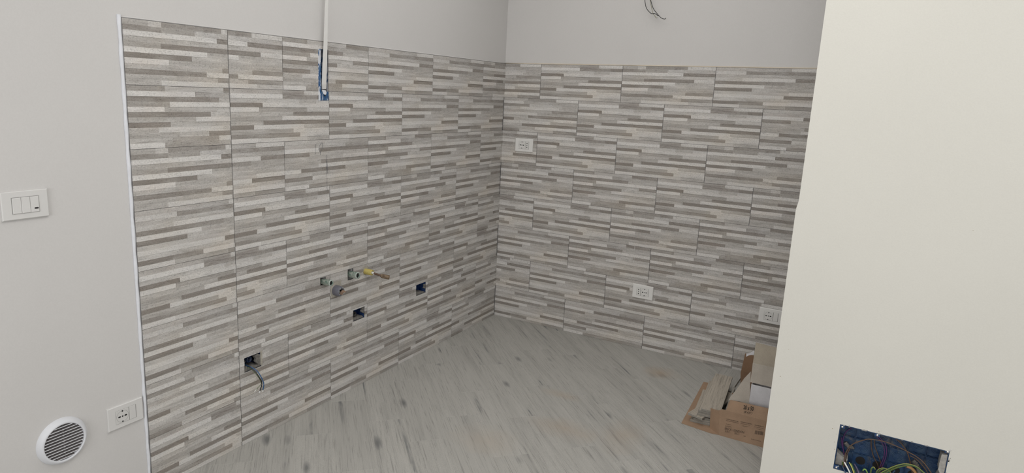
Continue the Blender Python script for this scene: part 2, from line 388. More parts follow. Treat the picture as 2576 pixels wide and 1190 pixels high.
# ------------------------------------------------------------------ printed strip tiles: 12 strips, (end, tone) runs, 1 pale .. 5 dark
D = {
'A': [[(.49, 3.3), (.72, 4.0), (1, 2.2)], [(.49, 1.2), (.86, 4.2), (1, 5)], [(.66, 2.4), (.85, 3.2), (1, 2.4)], [(.295, 5), (1, 1.4)],
      [(.26, 1), (.75, 3.2), (1, 2.4)], [(.6, 3), (1, 4.8)], [(.485, 3.2), (1, 1)], [(.3, 2.9), (1, 4.6)], [(.21, 5), (.71, 1.5), (1, 3)],
      [(.6, 3.1), (1, 2)], [(.67, 4.4), (1, 1.9)], [(.245, 1), (.75, 2.2), (1, 3.3)]],
'B': [[(.17, 3.2), (.26, 2.2), (.57, 3.9), (.71, 4.6), (1, 1.8)], [(.26, 4.4), (.5, 3.8), (1, 2.8)], [(.67, 1.2), (1, 4.9)], [(.6, 2.9), (1, 2.7)],
      [(.25, 3.6), (.79, 4.6), (1, 1.8)], [(.59, 1.1), (1, 2.9)], [(.47, 5), (1, 2.9)], [(.3, 1), (1, 3)], [(.22, 3), (.71, 2.7), (1, 4.3)],
      [(.58, 4.5), (1, 1.6)], [(.67, 3.2), (1, 3.9)], [(.24, 3.3), (.75, 1.9), (1, 2.6)]],
'C': [[(.26, 4.0), (.71, 2.4), (1, 4.3)], [(.48, 1.2), (.6, 3.8), (1, 3.3)], [(.67, 4.7), (1, 2.6)], [(.29, 3.7), (1, 1.3)], [(.25, 1), (.65, 3), (.8, 2.4), (1, 4.5)],
      [(.6, 4.8), (1, 2.8)], [(.48, 3), (1, 1.7)], [(.29, 4.8), (.6, 2.9), (1, 3)], [(.2, 3.2), (.7, 1.6), (1, 2.7)], [(.35, 3.2), (.58, 2.7), (1, 4.5)],
      [(.3, 3.2), (.66, 3.6), (1, 1.6)], [(.24, 1), (.66, 3.9), (1, 3.2)]],
'D': [[(.23, 3.3), (.72, 2.6), (1, 1.8)], [(.3, 2), (1, 4.4)], [(.38, 2.8), (1, 3.1)], [(.27, 2.8), (.765, 1.5), (1, 4.8)], [(.67, 4.6), (1, 3)],
      [(.485, 1.2), (1, 3)], [(.37, 4.9), (1, 2.9)], [(.72, 2.7), (1, 1.4)], [(.675, 1.6), (1, 5)], [(.3, 2.3), (1, 2.8)], [(.25, 5), (.49, 4.1), (1, 1.7)],
      [(.265, 1.7), (.7, 3.3), (1, 4)]],
'E': [[(.45, 2.6), (.75, 2.7), (1, 3.4)], [(.35, 3.2), (.7, 2.9), (1, 3.8)], [(.38, 1.3), (1, 4.6)], [(.27, 4.4), (1, 2.8)], [(.67, 2.7), (1, 1.7)],
      [(.4, 2.9), (1, 4.7)], [(.37, 3), (1, 1.5)], [(.175, 1.6), (.7, 4.7), (1, 3)], [(.3, 2.6), (1, 3)], [(.3, 5), (1, 1.7)], [(.48, 2.7), (1, 2.5)], [(.26, 1.2), (1, 4)]],
'F': [[(.35, 3), (.72, 3.9), (1, 1.3)], [(.29, 1.6), (1, 3.1)], [(.37, 4.4), (.8, 2.5), (1, 3.3)], [(.25, 2.3), (.76, 1.7), (1, 3)], [(.67, 3), (1, 4.5)],
      [(.48, 1.6), (1, 3)], [(.36, 2.6), (1, 4.7)], [(.165, 4.9), (.7, 2.8), (1, 1.1)], [(.66, 1.8), (1, 3.1)], [(.28, 2.7), (1, 4.7)], [(.46, 3.2), (1, 1.3)],
      [(.25, 4.8), (.7, 2.2), (1, 4)]]}
RP, TP = 1.602/8, .502       # row and column pitch
rs = random.Random(3)
STY = {k: [[(rs.uniform(-.25, .25), rs.uniform(0, .0022), rs.uniform(0, 60)) for _ in row] for row in d] for k, d in D.items()}
def tile(kind, parent, u0, u1, x0, z0, rot, holes, gap=.0013, gl=None):
    """a tile piece showing run u0..u1 of the print; x0 = wall-frame position of u0"""
    mb = MB(); gz = .0007; H = RP-2*gz
    ox = x0-u0*TP
    g0 = gap if gl is None else gl
    for r in range(12):
        zt = H*(1-r/12); zb = H*(1-(r+1)/12); a = 0
        for ci, (e, tn) in enumerate(D[kind][r]):
            sty = STY[kind][r][ci]
            xa, xb = max(a*TP, u0*TP+g0), min(e*TP, u1*TP-gap); a = e
            if xb-xa < .002: continue
            mb.T = tn+sty[0]; mb.S = sty[2]
            hh = -.0018-sty[1]*(1.5 if tn < 2 else 1)*.5 - (.0006 if tn < 2 else 0)
            hl = [(h[0]-ox, h[1]-ox, h[2]-z0-gz, h[3]-z0-gz) for h in holes]
            for q in subtract((xa, xb, zb, zt), hl):
                mb.box(q[0], q[1], hh, FACE, q[2], q[3])
    if not mb.v: return
    return mb.build('tile', MT, parent, loc=(ox, 0, z0+gz), attrs=True)
dl, er, gg, ed = .2641, .2434, 2.0201, 2.4029
allh = list(HL.values())
# left wall, local x = -s, right to left in columns
LM = [('B', 'cDDb'), ('C', 'AADD'), ('B', 'dECDd'), ('D', 'AABD'), ('A', 'aBCAf'), ('D', 'EDDA'), ('F', 'fBABf'), ('A', 'DDAF')]
rowsL = [[('F', 1), ('C', 0), ('D', 0), ('D', 0), ('B', 2)], ['A', 'A', 'D', 'D'], [('D', 1), ('E', 0), ('C', 0), ('D', 0), ('D', 2)], ['A', 'A', 'B', 'D'],
         [('A', 1), ('B', 0), ('C', 0), ('A', 0), ('F', 2)], ['E', 'D', 'D', 'A'], [('F', 1), ('B', 0), ('A', 0), ('B', 0), ('F', 2)], ['D', 'D', 'A', 'F']]
rowsL[0][0] = ('B', 1)
colL = 'BCBDADFA'
for r in range(8):
    z0 = 1.602-(r+1)*RP
    tile(colL[r], wl, 0, (ed-gg)/TP, -ed, z0, 0, allh, gap=.002)
    if r % 2 == 0:
        js = [gg]+[dl+TP*k for k in (3, 2, 1, 0)]+[0]
        for i in range(5):
            wdt = (js[i]-js[i+1])/TP; k, kind = rowsL[r][i]
            u0, u1 = (1-wdt, 1) if i == 0 else ((0, wdt) if i == 4 else (0, 1))
            tile(k, wl, u0, u1, -js[i], z0, 0, allh)
    else:
        js = [gg]+[dl+TP*(k+.5) for k in (2, 1, 0)]+[0]
        for i in range(4):
            wdt = (js[i]-js[i+1])/TP; k = rowsL[r][i]
            tile(k, wl, (1-wdt if i == 0 else 0), (1 if i == 0 else wdt), -js[i], z0, 0, allh)
rowsR = ['FABD', 'FAAE', 'DAAB', 'BCAB', 'AABC', 'DCCC', 'BDAF', 'DEDA']
for r in range(8):
    z0 = 1.602-(r+1)*RP
    js = [0]+[er+TP*(k+(0 if r % 2 == 0 else .5)) for k in range(0, 9)]
    for i in range(len(js)-1):
        if js[i] > XR-.02: break
        wdt = min((js[i+1], XR-.002))-js[i]; wdt /= TP
        k = rowsR[r][i] if i < 4 else 'CDBAFE'[(i*3+r*5) % 6]
        u0, u1 = (1-wdt, 1) if i == 0 else (0, min(wdt, 1))
        tile(k, wb, u0, u1, js[i], z0, 0, [])
# grout beds behind the tiles
mb = MB()
for q in subtract((-ed, 0, 0, 1.602), allh): mb.box(q[0], q[1], -.0002, FACE, q[2], q[3])
mb.build('grout', MG, wl)
mb = MB(); mb.box(0, XR, -.0002, FACE, 0, 1.602); mb.build('grout', MG, wb)
# caulk beads
mb = MB(); pts = []
for i in range(60):
    z = i*1.61/59; pts.append((-ed-.0042+.0008*math.sin(i*1.7)*R.random(), .0040, z))
mb.tube(pts, lambda t: .0052+.0007*math.sin(t*90)+.0008*t, 8, smooth=1); o = mb.build('trim_1', MCAULK, rz=PI/2, smooth=True); o['kind'] = 'structure'
mb = MB(); mb.tube([(-ed-.006, .003, 1.605), (-1.2, .003, 1.605), (0, .003, 1.605)], .0028, 8, smooth=12); o = mb.build('trim_2', MP, rz=PI/2, smooth=True); o['kind'] = 'structure'
MTRIM = basic('sanded_plaster_edge', (.64, .57, .47), .9, var=.1, scale=12)
mb = MB(); mb.tube([(0, .003, 1.605), (1.6, .003, 1.605), (XR, .003, 1.605)], .0034, 8, smooth=12); o = mb.build('trim_3', MTRIM, smooth=True); o['kind'] = 'structure'

# pencil marks scratched on the left tiles (flat lines, children of the wall)
def pencil(pts, r=.0006):
    mb = MB(); mb.tube([(lambda q: (q.y, -.0034, q.z))(at(u, v, 0, .0034)) for u, v in pts], r, 5, smooth=4); mb.build('pencil_mark', MPEN, wl)
pencil([(822, 390), (821.5, 420), (822, 440)]); pencil([(820.5, 425), (822.5, 405), (824.5, 436)], .0007); pencil([(822, 436), (823, 470), (823, 482)], .0005)
pencil([(795, 362), (793, 380), (795, 388)]); pencil([(800, 378), (806, 363), (811, 360), (810, 375), (806, 384)]); pencil([(804, 372), (806, 390)])
MCH = basic('chalk_scratch', (.75, .74, .71), .9, var=.05)
def chalk(parent, a, b_, r=.0011):
    mb = MB(); mb.tube([a, b_], r, 5, smooth=1); mb.build('scratch', MCH, parent)
for (u, v, u2, v2) in ((1597, 619, 1596.5, 628), (1595.5, 644, 1594.5, 662)):
    A, B_ = at(u, v, 1, -.004), at(u2, v2, 1, -.004); chalk(wb, (A.x, -.0036, A.z), (B_.x, -.0036, B_.z))
A, B_ = at(1171.5, 512, 0, .003), at(1171.8, 517.5, 0, .003); chalk(wl, (A.y, -.0036, A.z), (B_.y, -.0036, B_.z), .0016)

# ------------------------------------------------------------------ switch and sockets (local frame: x right, z up, -y out of the wall)
def rbox(mb, w, h, cx, cz, y0, y1, b=.002): mb.box(cx-w/2, cx+w/2, y0, y1, cz-h/2, cz+h/2, b)
def disc(mb, r, cx, cz, y0, y1, n=24):
    old = mb.X; mb.X = (old or Matrix()) @ Matrix.Translation((cx, 0, cz)); mb.lathe([(0, y0), (r*.97, y0), (r, y0+.0004), (r, y1), (0, y1)], n); mb.X = old
def hole(mb, cx, cz, w, h, y):
    a, b_ = w/2, h/2; c = min(a, b_)*.65
    mb.prism([(cx+x, y+.0003, cz+z) for x, z in ((a-c, -b_), (a, -b_+c), (a, b_-c), (a-c, b_), (-a+c, b_), (-a, b_-c), (-a, -b_+c), (-a+c, -b_))], (0, -.0005, 0))
def frame(t):
    global PM, PM2
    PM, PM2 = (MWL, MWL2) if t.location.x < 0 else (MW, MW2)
    tone = PM
    mb = MB(); rbox(mb, .120, .080, 0, 0, -.0082, 0, .0022); mb.build('cover_plate', tone, t)
    mb = MB(); rbox(mb, .0706, .0468, 0, 0, -.0088, -.0080, .0003); mb.build('module_gap', MGAP, t)
def schuko(t, cx):
    mb = MB(); rbox(mb, .0445, .0455, cx, 0, -.0096, -.0080, .0006); o = mb.build('socket_module', PM2, t)
    mb = MB(); X = Matrix.Translation((cx, 0, 0)); mb.X = X
    mb.lathe([(.0203, -.0096), (.0203, -.0099), (.0198, -.0099), (.0196, -.0096)], 36); mb.build('socket_ring', MGAP, o)
    for dx, dz, w_, h_ in ((-.0105, 0, .0085, .0048), (.0105, 0, .0085, .0048), (0, 0, .0048, .0048), (.0004, .0182, .0048, .0052), (-.0004, -.0182, .0048, .0052)):
        mb = MB(); hole(mb, cx+dx, dz, w_, h_, -.0101); mb.build('pin_hole', MBLK, o)
def bypass(t, cx):
    mb = MB(); rbox(mb, .0215, .0455, cx, 0, -.0096, -.0080, .0006); o = mb.build('bypass_module', PM2, t)
    for dz, h_ in ((.0120, .0075), (0, .0050), (-.0120, .0075)):
        mb = MB(); hole(mb, cx, dz, .0044, h_, -.0101); mb.build('pin_hole', MBLK, o)
def blank(t, cx):
    mb = MB(); rbox(mb, .0215, .0455, cx, 0, -.0098, -.0080, .0006); mb.build('blank_module', PM2, t)
t = thing('light_switch', 'white light switch plate with two plain rockers and small dark window on left plaster', 'switch', onL(2.7155, 1.0635, -FACE), PI/2); frame(t)
for cx in (-.0227, 0):
    mb = MB(); rbox(mb, .0220, .0445, cx, -.0004, -.0112, -.0080, .0010); mb.build('rocker', MWL, t)
mb = MB(); rbox(mb, .0220, .0445, .0227, -.0004, -.0106, -.0080, .0008); o = mb.build('dimmer_module', MWL, t)
mb = MB(); hole(mb, .0262, -.0118, .0108, .0046, -.0109); mb.build('indicator_window', MDARK, o)
t = thing('wall_socket', 'white wall socket with blank right module low on left plaster beside the vent', 'socket', onL(2.4775, .3275, -FACE), PI/2, 'white wall sockets'); frame(t); schuko(t, -.0125); blank(t, .0225)
t = thing('wall_socket', 'white socket plate on back tiled wall beside the corner, above counter height', 'socket', (.1585, -.0035, 1.1205), 0, 'white wall sockets'); frame(t); schuko(t, -.0125); bypass(t, .0225)
t = thing('wall_socket', 'white socket plate low in the middle of back tiled wall, narrow outlet on its left', 'socket', (.9735, -.0035, .3415), 0, 'white wall sockets'); frame(t); bypass(t, -.0235); schuko(t, .0115)
t = thing('wall_socket', 'white socket plate low on back tiled wall next to the cream partition edge', 'socket', (1.6625, -.0035, .3415), 0, 'white wall sockets'); frame(t); schuko(t, -.0125); blank(t, .0225)

# round vent grille
t = thing('vent_grille', 'round grey-white plastic vent grille with dusty slats low on left plaster wall', 'vent', onL(2.676, .3215, -FACE), PI/2)
mb = MB(); mb.lathe([(.0745, 0), (.0740, -.003), (.0655, -.0150), (.0620, -.0172), (.0590, -.0168), (.0580, -.0150), (.0580, 0)], 56); mb.build('ring', MRING, t, smooth=True)
mb = MB(); mb.lathe([(0, -.0008), (.059, -.0008)], 48); mb.build('backing', MVD, t)
for i in range(12):
    z = -.052+i*.0094; hw = math.sqrt(max(0, .0578**2-z*z))
    mb = MB(); mb.cur = 1; mb.prism([(-hw, -.0148, z+.0004), (-hw, -.0144, z-.0006), (-hw, -.0030, z+.0040), (-hw, -.0034, z+.0050)], (2*hw, 0, 0)); mb.cur = 0
    mb.prism([(-hw, -.0160, z+.0005), (-hw, -.0160, z-.0011), (-hw, -.0144, z-.0010), (-hw, -.0148, z+.0008)], (2*hw, 0, 0)); mb.build('slat', [MRING, MVD], t)
mb = MB(); mb.box(-.0022, .0022, -.0120, -.0095, -.056, .056); mb.build('mullion', MVD, t)

# ------------------------------------------------------------------ recessed boxes in the left wall
def backbox(name, h, depth, mat, label, matside=None, grp=None, cat='box'):
    x0, x1, z0, z1 = h; cx, cz = (x0+x1)/2, (z0+z1)/2
    t = thing(name, label, cat, onL(-cx, cz), PI/2, grp); a, b_ = (x1-x0)/2-.0006, (z1-z0)/2-.0006; th = .0022
    mb = MB(); mb.box(-a, a, depth-th, depth, -b_, b_); mb.build('back_panel', mat, t)
    mb = MB(); y0 = .002
    mb.box(-a, -a+th, y0, depth-th, -b_, b_); mb.box(a-th, a, y0, depth-th, -b_, b_); mb.box(-a+th, a-th, y0, depth-th, b_-th, b_); mb.box(-a+th, a-th, y0, depth-th, -b_, -b_+th)
    mb.build('side_walls', matside or mat, t); return t, a, b_
def lump(mb, pts, y0, y1):
    mb.prism([(x, y0, z) for x, z in pts], (0, y1-y0, 0))
t, a, b_ = backbox('recessed_wiring_box', HL['narrow'], .045, MNAVY, 'tall narrow blue recessed wiring box smeared with white paint near the top of left tiles', MBLP)
mb = MB(); mb.box(-a-.001, -a+.014, -.0035, .002, -b_-.001, b_+.001); mb.build('painted_edge', MBLP, t)
mb = MB(); mb.box(-a+.014, a+.0005, -.003, .012, -b_, -b_+.036); o = mb.build('painted_foot', bluemat('plastic_blue_foot', (.02, .075, .19), .60), t)
mb = MB(); disc(mb, .004, .006, -b_+.021, -.0052, -.0035); mb.build('screw_hole', MBLK, o)
mb = MB(); mb.prism([(-.010, -.005, -.060), (.010, -.005, -.062), (.016, -.0045, -.072), (.010, -.0045, -.084), (-.004, -.005, -.076)], (0, .004, 0)); mb.build('paint_smear', MCAULK, t)
# flat white cable duct hanging out of it up the wall
def outL0(u, v, x): p = at(u, v, 0, x); return (x, p.y, p.z)
def channel(path, name, mat, parent=None):
    mb = MB(); vs = []; fs = []
    for p, ang, hw in path:
        d = Vector((0, math.sin(ang+PI/2), 0)); d = Vector((math.cos(ang), math.sin(ang), 0)); nrm = Vector((math.sin(ang), -math.cos(ang), 0)); p = Vector(p)
        prof = [(-hw, .0), (-hw, .005), (-hw+.0014, .005), (-hw+.0014, .0014), (hw-.0014, .0014), (hw-.0014, .005), (hw, .005), (hw, 0)]
        vs += [p+d*q[0]-nrm*q[1] for q in prof]
    n = 8
    for i in range(len(path)-1): fs += [(i*n+k, i*n+(k+1) % n, (i+1)*n+(k+1) % n, (i+1)*n+k) for k in range(n)]
    fs += [tuple(range(n-1, -1, -1)), tuple((len(path)-1)*n+k for k in range(n))]
    mb.add(vs, fs); return mb
# wall frame: local x = -s, y = -out
dt = thing('cable_duct', 'flat white plastic cable duct hanging down left wall into the narrow blue box', 'duct', onL(1.535, 1.41), PI/2)
PTH = []
for u, v, xo, wpx in ((815.0, 224, .002, 11.5), (815.6, 212, .008, 11.8), (817.0, 165, .016, 11.8), (818.8, 125, .020, 10.4), (820.3, 70, .024, 8.4), (821.4, 23, .028, 6.8), (822.8, 0, .030, 6.0), (824.6, -60, .032, 6.0), (833.5, -400, .032, 6.0)):
    p = outL0(u+.8, v, xo); PTH.append(((p[1]+1.535, -p[0], p[2]-1.41), .05, wpx/1060))
channel(PTH, 'channel', MW).build('channel', MW, dt)
mb = MB(); mb.box(-.020, .004, .0, .012, -.010, .004); mb.build('torn_end', MDARK, dt)
t, a, b_ = backbox('electrical_back_box', HL['b1'], .048, MBL2, 'open blue electrical box with black ribbed conduit stub under the water pipes on left tiles', MBL2, 'open electrical boxes', )
mb = MB()
for i in range(7): mb.X = Matrix.Translation((-.020+.001*i, .006+i*.005, .002+i*.0008)); mb.lathe([(.0098, 0), (.0125, .001), (.0125, .0028), (.0098, .0038), (.0098, .005)], 20)
mb.X = None; mb.build('conduit_stub', basic('conduit_black', (.035, .032, .032), .5), t, smooth=True)
mb = MB(); lump(mb, [(-a+.002, -b_+.002), (a-.006, -b_+.002), (a-.014, -b_+.012), (-.004, -b_+.013), (-a+.002, -b_+.017)], .0, .044)
mb.build('mortar', MMD, t); mb = MB()
lump(mb, [(a-.003, b_-.002), (a-.016, b_-.003), (a-.011, b_-.014), (a-.017, b_-.022), (a-.009, b_-.030), (a-.003, b_-.034)], -.0002, .012); mb.build('mortar', MMD, t)
t, a, b_ = backbox('electrical_back_box', HL['b2'], .045, MBL2, 'open blue electrical box nearest the corner on left tiles, with grey mortar on its floor', MBL2, 'open electrical boxes')
mb = MB(); lump(mb, [(-a+.002, -b_+.002), (a-.004, -b_+.002), (a-.020, -b_+.011), (-a+.002, -b_+.019)], .0, .042)
mb.build('mortar', MMD, t); mb = MB()
lump(mb, [(a-.002, b_-.014), (a-.009, b_-.020), (a-.005, b_-.027), (a-.012, b_-.034), (a-.002, b_-.040)], .0, .012); mb.build('mortar', MMD, t)
t, a, b_ = backbox('electrical_back_box', HL['b3'], .048, MNAVY, 'open chipped electrical box with wires hanging out, lowest and nearest on left tiles', MNAVY, 'open electrical boxes')
mb = MB(); lump(mb, [(-a+.002, -b_+.002), (a-.004, -b_+.002), (a-.010, -b_+.010), (.008, -b_+.014), (-.006, -b_+.011), (-.020, -b_+.020), (-a+.002, -b_+.014)], .0, .044)
mb.build('mortar', MMD, t); mb = MB()
lump(mb, [(a-.001, -b_+.003), (a-.001, b_-.010), (a-.016, b_-.003), (a-.030, b_-.008), (a-.026, b_-.016), (a-.020, b_-.024), (a-.024, b_-.034), (a-.012, -b_+.010)], -.0006, .014)
mb.build('mortar', MMD, t); mb = MB()
lump(mb, [(-.034, .008), (-.012, .016), (-.006, -.002), (-.020, -.010)], .030, .045); mb.build('mortar', MMD, t)
mb = MB()
for i in range(5): mb.X = Matrix.Translation((-.004+.0005*i, .012+i*.006, .010)); mb.lathe([(.010, 0), (.013, .001), (.013, .003), (.010, .004), (.010, .006)], 18)
mb.X = None; mb.build('conduit_stub', MNAVY, t, smooth=True)
mb = MB(); x1 = HL['b3'][1]-HL['b3'][0]; mb.box(a-.002, a+.006, -.0038, -.0002, -b_+.004, b_+.004); mb.build('chipped_tile_edge', MTAN, t)
MWB = basic('wire_blue', (.035, .10, .22), .4); MWK = basic('wire_black', (.016, .017, .018), .4); MWY = basic('wire_green_sheath', (.12, .16, .07), .5); MCU = basic('wire_tip_tape', (.72, .72, .70), .4)
def wires(name, pts, r, mat, label, grp, tip=None, cat='wire', tipmat=None):
    t = thing(name, label, cat, pts[0], 0, grp); p0 = Vector(pts[0])
    st = isinstance(mat, list); mb = MB(); mb.tube([Vector(p)-p0 for p in pts], r, 8, smooth=6, stripe=st); mb.build('sheath', mat, t, smooth=True)
    if tip:
        e = Vector(pts[-1])-p0; d = (Vector(pts[-1])-Vector(pts[-2])).normalized()
        mb = MB(); mb.tube([e-d*tip*.3, e+d*tip], lambda q: r*1.25, 8, smooth=1); mb.build('taped_tip', tipmat or MCU, t)
    return t
def outL(u, v, x): p = at(u, v, 0, x); return (x, p.y, p.z)
g = 'wires hanging from the lowest open box'
wires('hanging_wire', [(-.035, -1.975, .325), (-.004, -1.976, .3235), outL(630, 923, .012), outL(645, 932, .035), outL(656, 947, .050), outL(663.5, 965, .055), outL(661.5, 982, .050)], .0021, MWB, 'blue wire, outermost of those hanging from the lowest open box', g, .006)
wires('hanging_wire', [(-.035, -1.979, .322), (-.004, -1.979, .3205), outL(628, 923.5, .012), outL(642, 935, .033), outL(652, 949, .046), outL(659, 964, .050), outL(653.5, 984, .044)], .0020, MWK, 'black wire in the middle of those hanging from the lowest open box', g, .006)
wires('hanging_wire', [(-.035, -1.983, .322), (-.004, -1.983, .3185), outL(627, 925, .010), outL(640, 937, .028), outL(652, 952, .040), outL(657, 965, .040), outL(649, 975, .030), outL(644, 981, .024)], .0012, MWY, 'thin green wire, innermost of those hanging from the lowest open box', g, .010)

# ------------------------------------------------------------------ water, drain and gas stubs
def greenmat():
    m, t, b = nt('pipe_green_dusty'); v = mapping(t, (1, 1, 1)); p = ramp(t, noise(t, v, 70, 5, .65), [(.36, 0), (.52, 1)])
    L(t, mix(t, p, (.035, .12, .085), (.33, .36, .315)), b.inputs['Base Color']); b.inputs['Roughness'].default_value = .7; return m
MGR = greenmat(); MRIM = basic('pipe_rim_pale', (.40, .45, .41), .6, var=.2, scale=80)
def pipe(s, z, r, ln, label, yrot=0):
    t = thing('water_pipe_stub', label, 'pipe', onL(s, z), PI/2, 'green water pipe stubs')
    mb = MB(); mb.X = Matrix.Rotation(yrot, 4, 'Z') @ Matrix.Rotation(-.06, 4, 'X')
    mb.lathe([(r*.9, .03), (r*.9, -.004), (r, -.006), (r, -ln+.004), (r*.98, -ln), (r*.72, -ln), (r*.70, -ln+.03), (0, -ln+.03)], 28); mb.build('pipe', MGR, t, smooth=True)
    mb2 = MB(); mb2.X = mb.X; mb2.lathe([(r*1.0, -ln+.002), (r*1.02, -ln-.001), (r*.72, -ln-.0012)], 28); mb2.build('rim', MRIM, t, smooth=True)
    mb2 = MB(); mb2.X = mb.X; mb2.lathe([(r*.71, -ln+.004), (0, -ln+.004)], 20); mb2.build('bore', MBLK, t)
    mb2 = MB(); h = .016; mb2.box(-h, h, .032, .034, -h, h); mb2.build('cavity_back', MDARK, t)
pipe(1.560, .577, .0140, .048, 'dusty green water pipe stub beside the drain, left of the two')
pipe(1.385, .573, .0160, .046, 'dusty green water pipe stub beside the yellow gas hose, right of the two')
t = thing('drain_pipe', 'grey plastic drain pipe stub with broken cap under the green pipes', 'pipe', onL(1.483, .520), PI/2)
mb = MB(); mb.box(-.033, .035, -.0012, FACE-.001, -.030, .040); mb.build('mortar_patch', MTAN, t)
MGP = basic('pipe_grey', (.14, .14, .165), .35, var=.25, scale=40)
mb = MB(); mb.lathe([(.0245, .0), (.0245, -.012), (.0235, -.026), (.0205, -.034), (.0185, -.038), (.0160, -.038), (.0155, -.010), (0, -.010)], 32); mb.build('pipe', MGP, t, smooth=True)
mb = MB(); mb.lathe([(.0152, -.020), (0, -.020)], 24); mb.build('bore', MBLK, t)
mb = MB(); mb.prism([(.012, -.036, .006), (-.006, -.038, .000), (-.012, -.036, -.008), (.002, -.038, -.016), (.014, -.037, -.012), (.022, -.044, -.004)], (0, .003, 0)); mb.build('broken_cap', basic('clay_orange', (.27, .18, .125), .8, var=.3, scale=60), t)
mb = MB()
for k in range(7):
    an = k*.9; mb.prism([(.017*math.cos(an), -.0385, .017*math.sin(an)), (.0195*math.cos(an+.3), -.0385, .0195*math.sin(an+.3)), (.016*math.cos(an+.5), -.0385, .016*math.sin(an+.5))], (0, -.001, 0))
mb.build('chipped_rim', MRIM, t)
t = thing('gas_pipe', 'bent brown gas pipe in a yellow corrugated sleeve on left tiles', 'pipe', onL(1.282, .566), PI/2)
mb = MB(); mb.box(-.026, .0205, -.0012, FACE-.001, -.0172, .0245); mb.build('mortar_patch', MTAN, t)
for i in range(8):
    mb = MB(); mb.X = Matrix.Translation((.0002*i, -.0055*i-.001, 0)); mb.lathe([(.0115, 0), (.0140, -.0012), (.0140, -.0030), (.0115, -.0042), (.0115, -.0055), (.009, -.0055), (.009, 0)], 24, close=True); mb.build('sleeve_ring', basic('sleeve_yellow', (.50, .41, .115), .5, var=.12) if i == 0 else bpy.data.materials['sleeve_yellow'], t, smooth=True)
MBR = basic('pipe_brown', (.115, .07, .048), .55, .3, var=.3, scale=50); MBRF = basic('fitting_brown', (.20, .145, .095), .5, .5, var=.3, scale=60)
def gp(u, v, x): p = at(u, v, 0, x); return (p.y+1.282, -x, p.z-.566)
mb = MB(); mb.tube([(0, .0, 0), (.0005, -.035, 0), (.0015, -.052, .0), gp(944, 689, .062), gp(951, 691, .070), gp(958, 693.5, .080)], .0052, 12, smooth=5); mb.build('copper_pipe', MBR, t, smooth=True)
mb = MB(); mb.tube([(.001, -.042, 0), (.0012, -.056, -.001)], .0065, 10, smooth=1); mb.build('white_liner', MW, t)
mb = MB(); mb.tube([gp(957, 693, .079), gp(961, 694, .083)], lambda q: .006+.004*q, 6, smooth=1); mb.tube([gp(960.5, 694, .0825), gp(966, 695.5, .088)], .0108, 6, smooth=1); mb.build('hex_nut', MBRF, t)
mb = MB(); mb.tube([gp(966, 695.5, .088), gp(979, 698, .104)], .0103, 20, smooth=1); mb.build('cap', MBRF, t)

# ------------------------------------------------------------------ wires hanging on the back wall
g = 'loose wires on the back wall'
def outB(u, v, y): p = at(u, v, 1, y); return (p.x, y, p.z)
wires('ceiling_wire', [(.836, .03, 2.05), (.838, -.012, 2.05), outB(1622.5, -14, -.03), outB(1622.6, 4, -.035), outB(1626, 20, -.035), outB(1634, 30.5, -.035), outB(1640, 34.5, -.035), outB(1647, 34, -.035), outB(1656, 40, -.035)], .0017, MWK, 'black wire curving left then right, leftmost of the loose wires on back wall', g)
wires('ceiling_wire', [(.846, .03, 2.05), (.85, -.012, 2.05), outB(1635, -14, -.03), outB(1635.5, 2, -.03), outB(1639, 18, -.03), outB(1642, 32, -.03), outB(1647, 40, -.03), outB(1651.5, 45.5, -.03), outB(1653.5, 44, -.03)], .0013, basic('wire_olive', (.24, .23, .13), .5), 'thin olive wire, middle one of the loose wires on back wall', g)
wires('ceiling_wire', [(.856, .03, 2.05), (.86, -.012, 2.05), outB(1636, -14, -.035), outB(1637, 0, -.035), outB(1643, 20, -.035), outB(1652, 33, -.035), outB(1662, 44, -.035), outB(1669, 47.5, -.035), outB(1673.5, 47.5, -.035), outB(1675, 45, -.035)], .0017, MWK, 'long black wire reaching furthest right of the loose wires on back wall', g)

# ------------------------------------------------------------------ junction box in the cream partition
x0, x1, z0, z1 = HJ; cx, cz = (x0+x1)/2, (z0+z1)/2; a, b_ = (x1-x0)/2-.0006, (z1-z0)/2-.0006
t = thing('junction_box', 'open blue junction box full of coloured wires, low in the cream partition', 'box', (cx, YP, cz)); dp = .066
mb = MB(); mb.box(-a, a, dp-.002, dp, -b_, b_); mb.build('back_panel', MBL, t)
mb = MB(); mb.box(-a, -a+.002, .0004, dp-.002, -b_, b_); mb.box(a-.002, a, .0004, dp-.002, -b_, b_); mb.box(-a+.002, a-.002, .0004, dp-.002, b_-.002, b_); mb.box(-a+.002, a-.002, .0004, dp-.002, -b_, -b_+.002); mb.build('side_walls', MBL, t)
for i in range(1, 6):
    x = -a+i*2*a/6; mb = MB(); mb.box(x-.0022, x-.0008, dp-.007, dp-.002, -b_+.002, b_-.002); mb.box(x+.0008, x+.0022, dp-.007, dp-.002, -b_+.002, b_-.002); mb.build('rib', MBL, t)
for zz in (.018, -.034):
    mb = MB(); mb.box(-a+.002, a-.002, dp-.0065, dp-.002, zz-.0022, zz-.0008); mb.box(-a+.002, a-.002, dp-.0065, dp-.002, zz+.0008, zz+.0022); mb.build('rib', MBL, t)
MBLR = bluemat('plastic_blue_ring', (.012, .05, .13), 0)
for i in range(6):
    for zz in (.048, -.008):
        x = -a+(i+.5)*2*a/6; mb = MB(); mb.X = Matrix.Translation((x, dp-.002, zz))
        for r in (.0085, .0125, .0165): mb.lathe([(r, 0), (r, -.0018), (r-.0014, -.0018), (r-.0014, 0)], 28)
        mb.build('knockout', MBLR, t)
MOPEN = basic('opening_black', (.014, .012, .011), .95, var=.3)
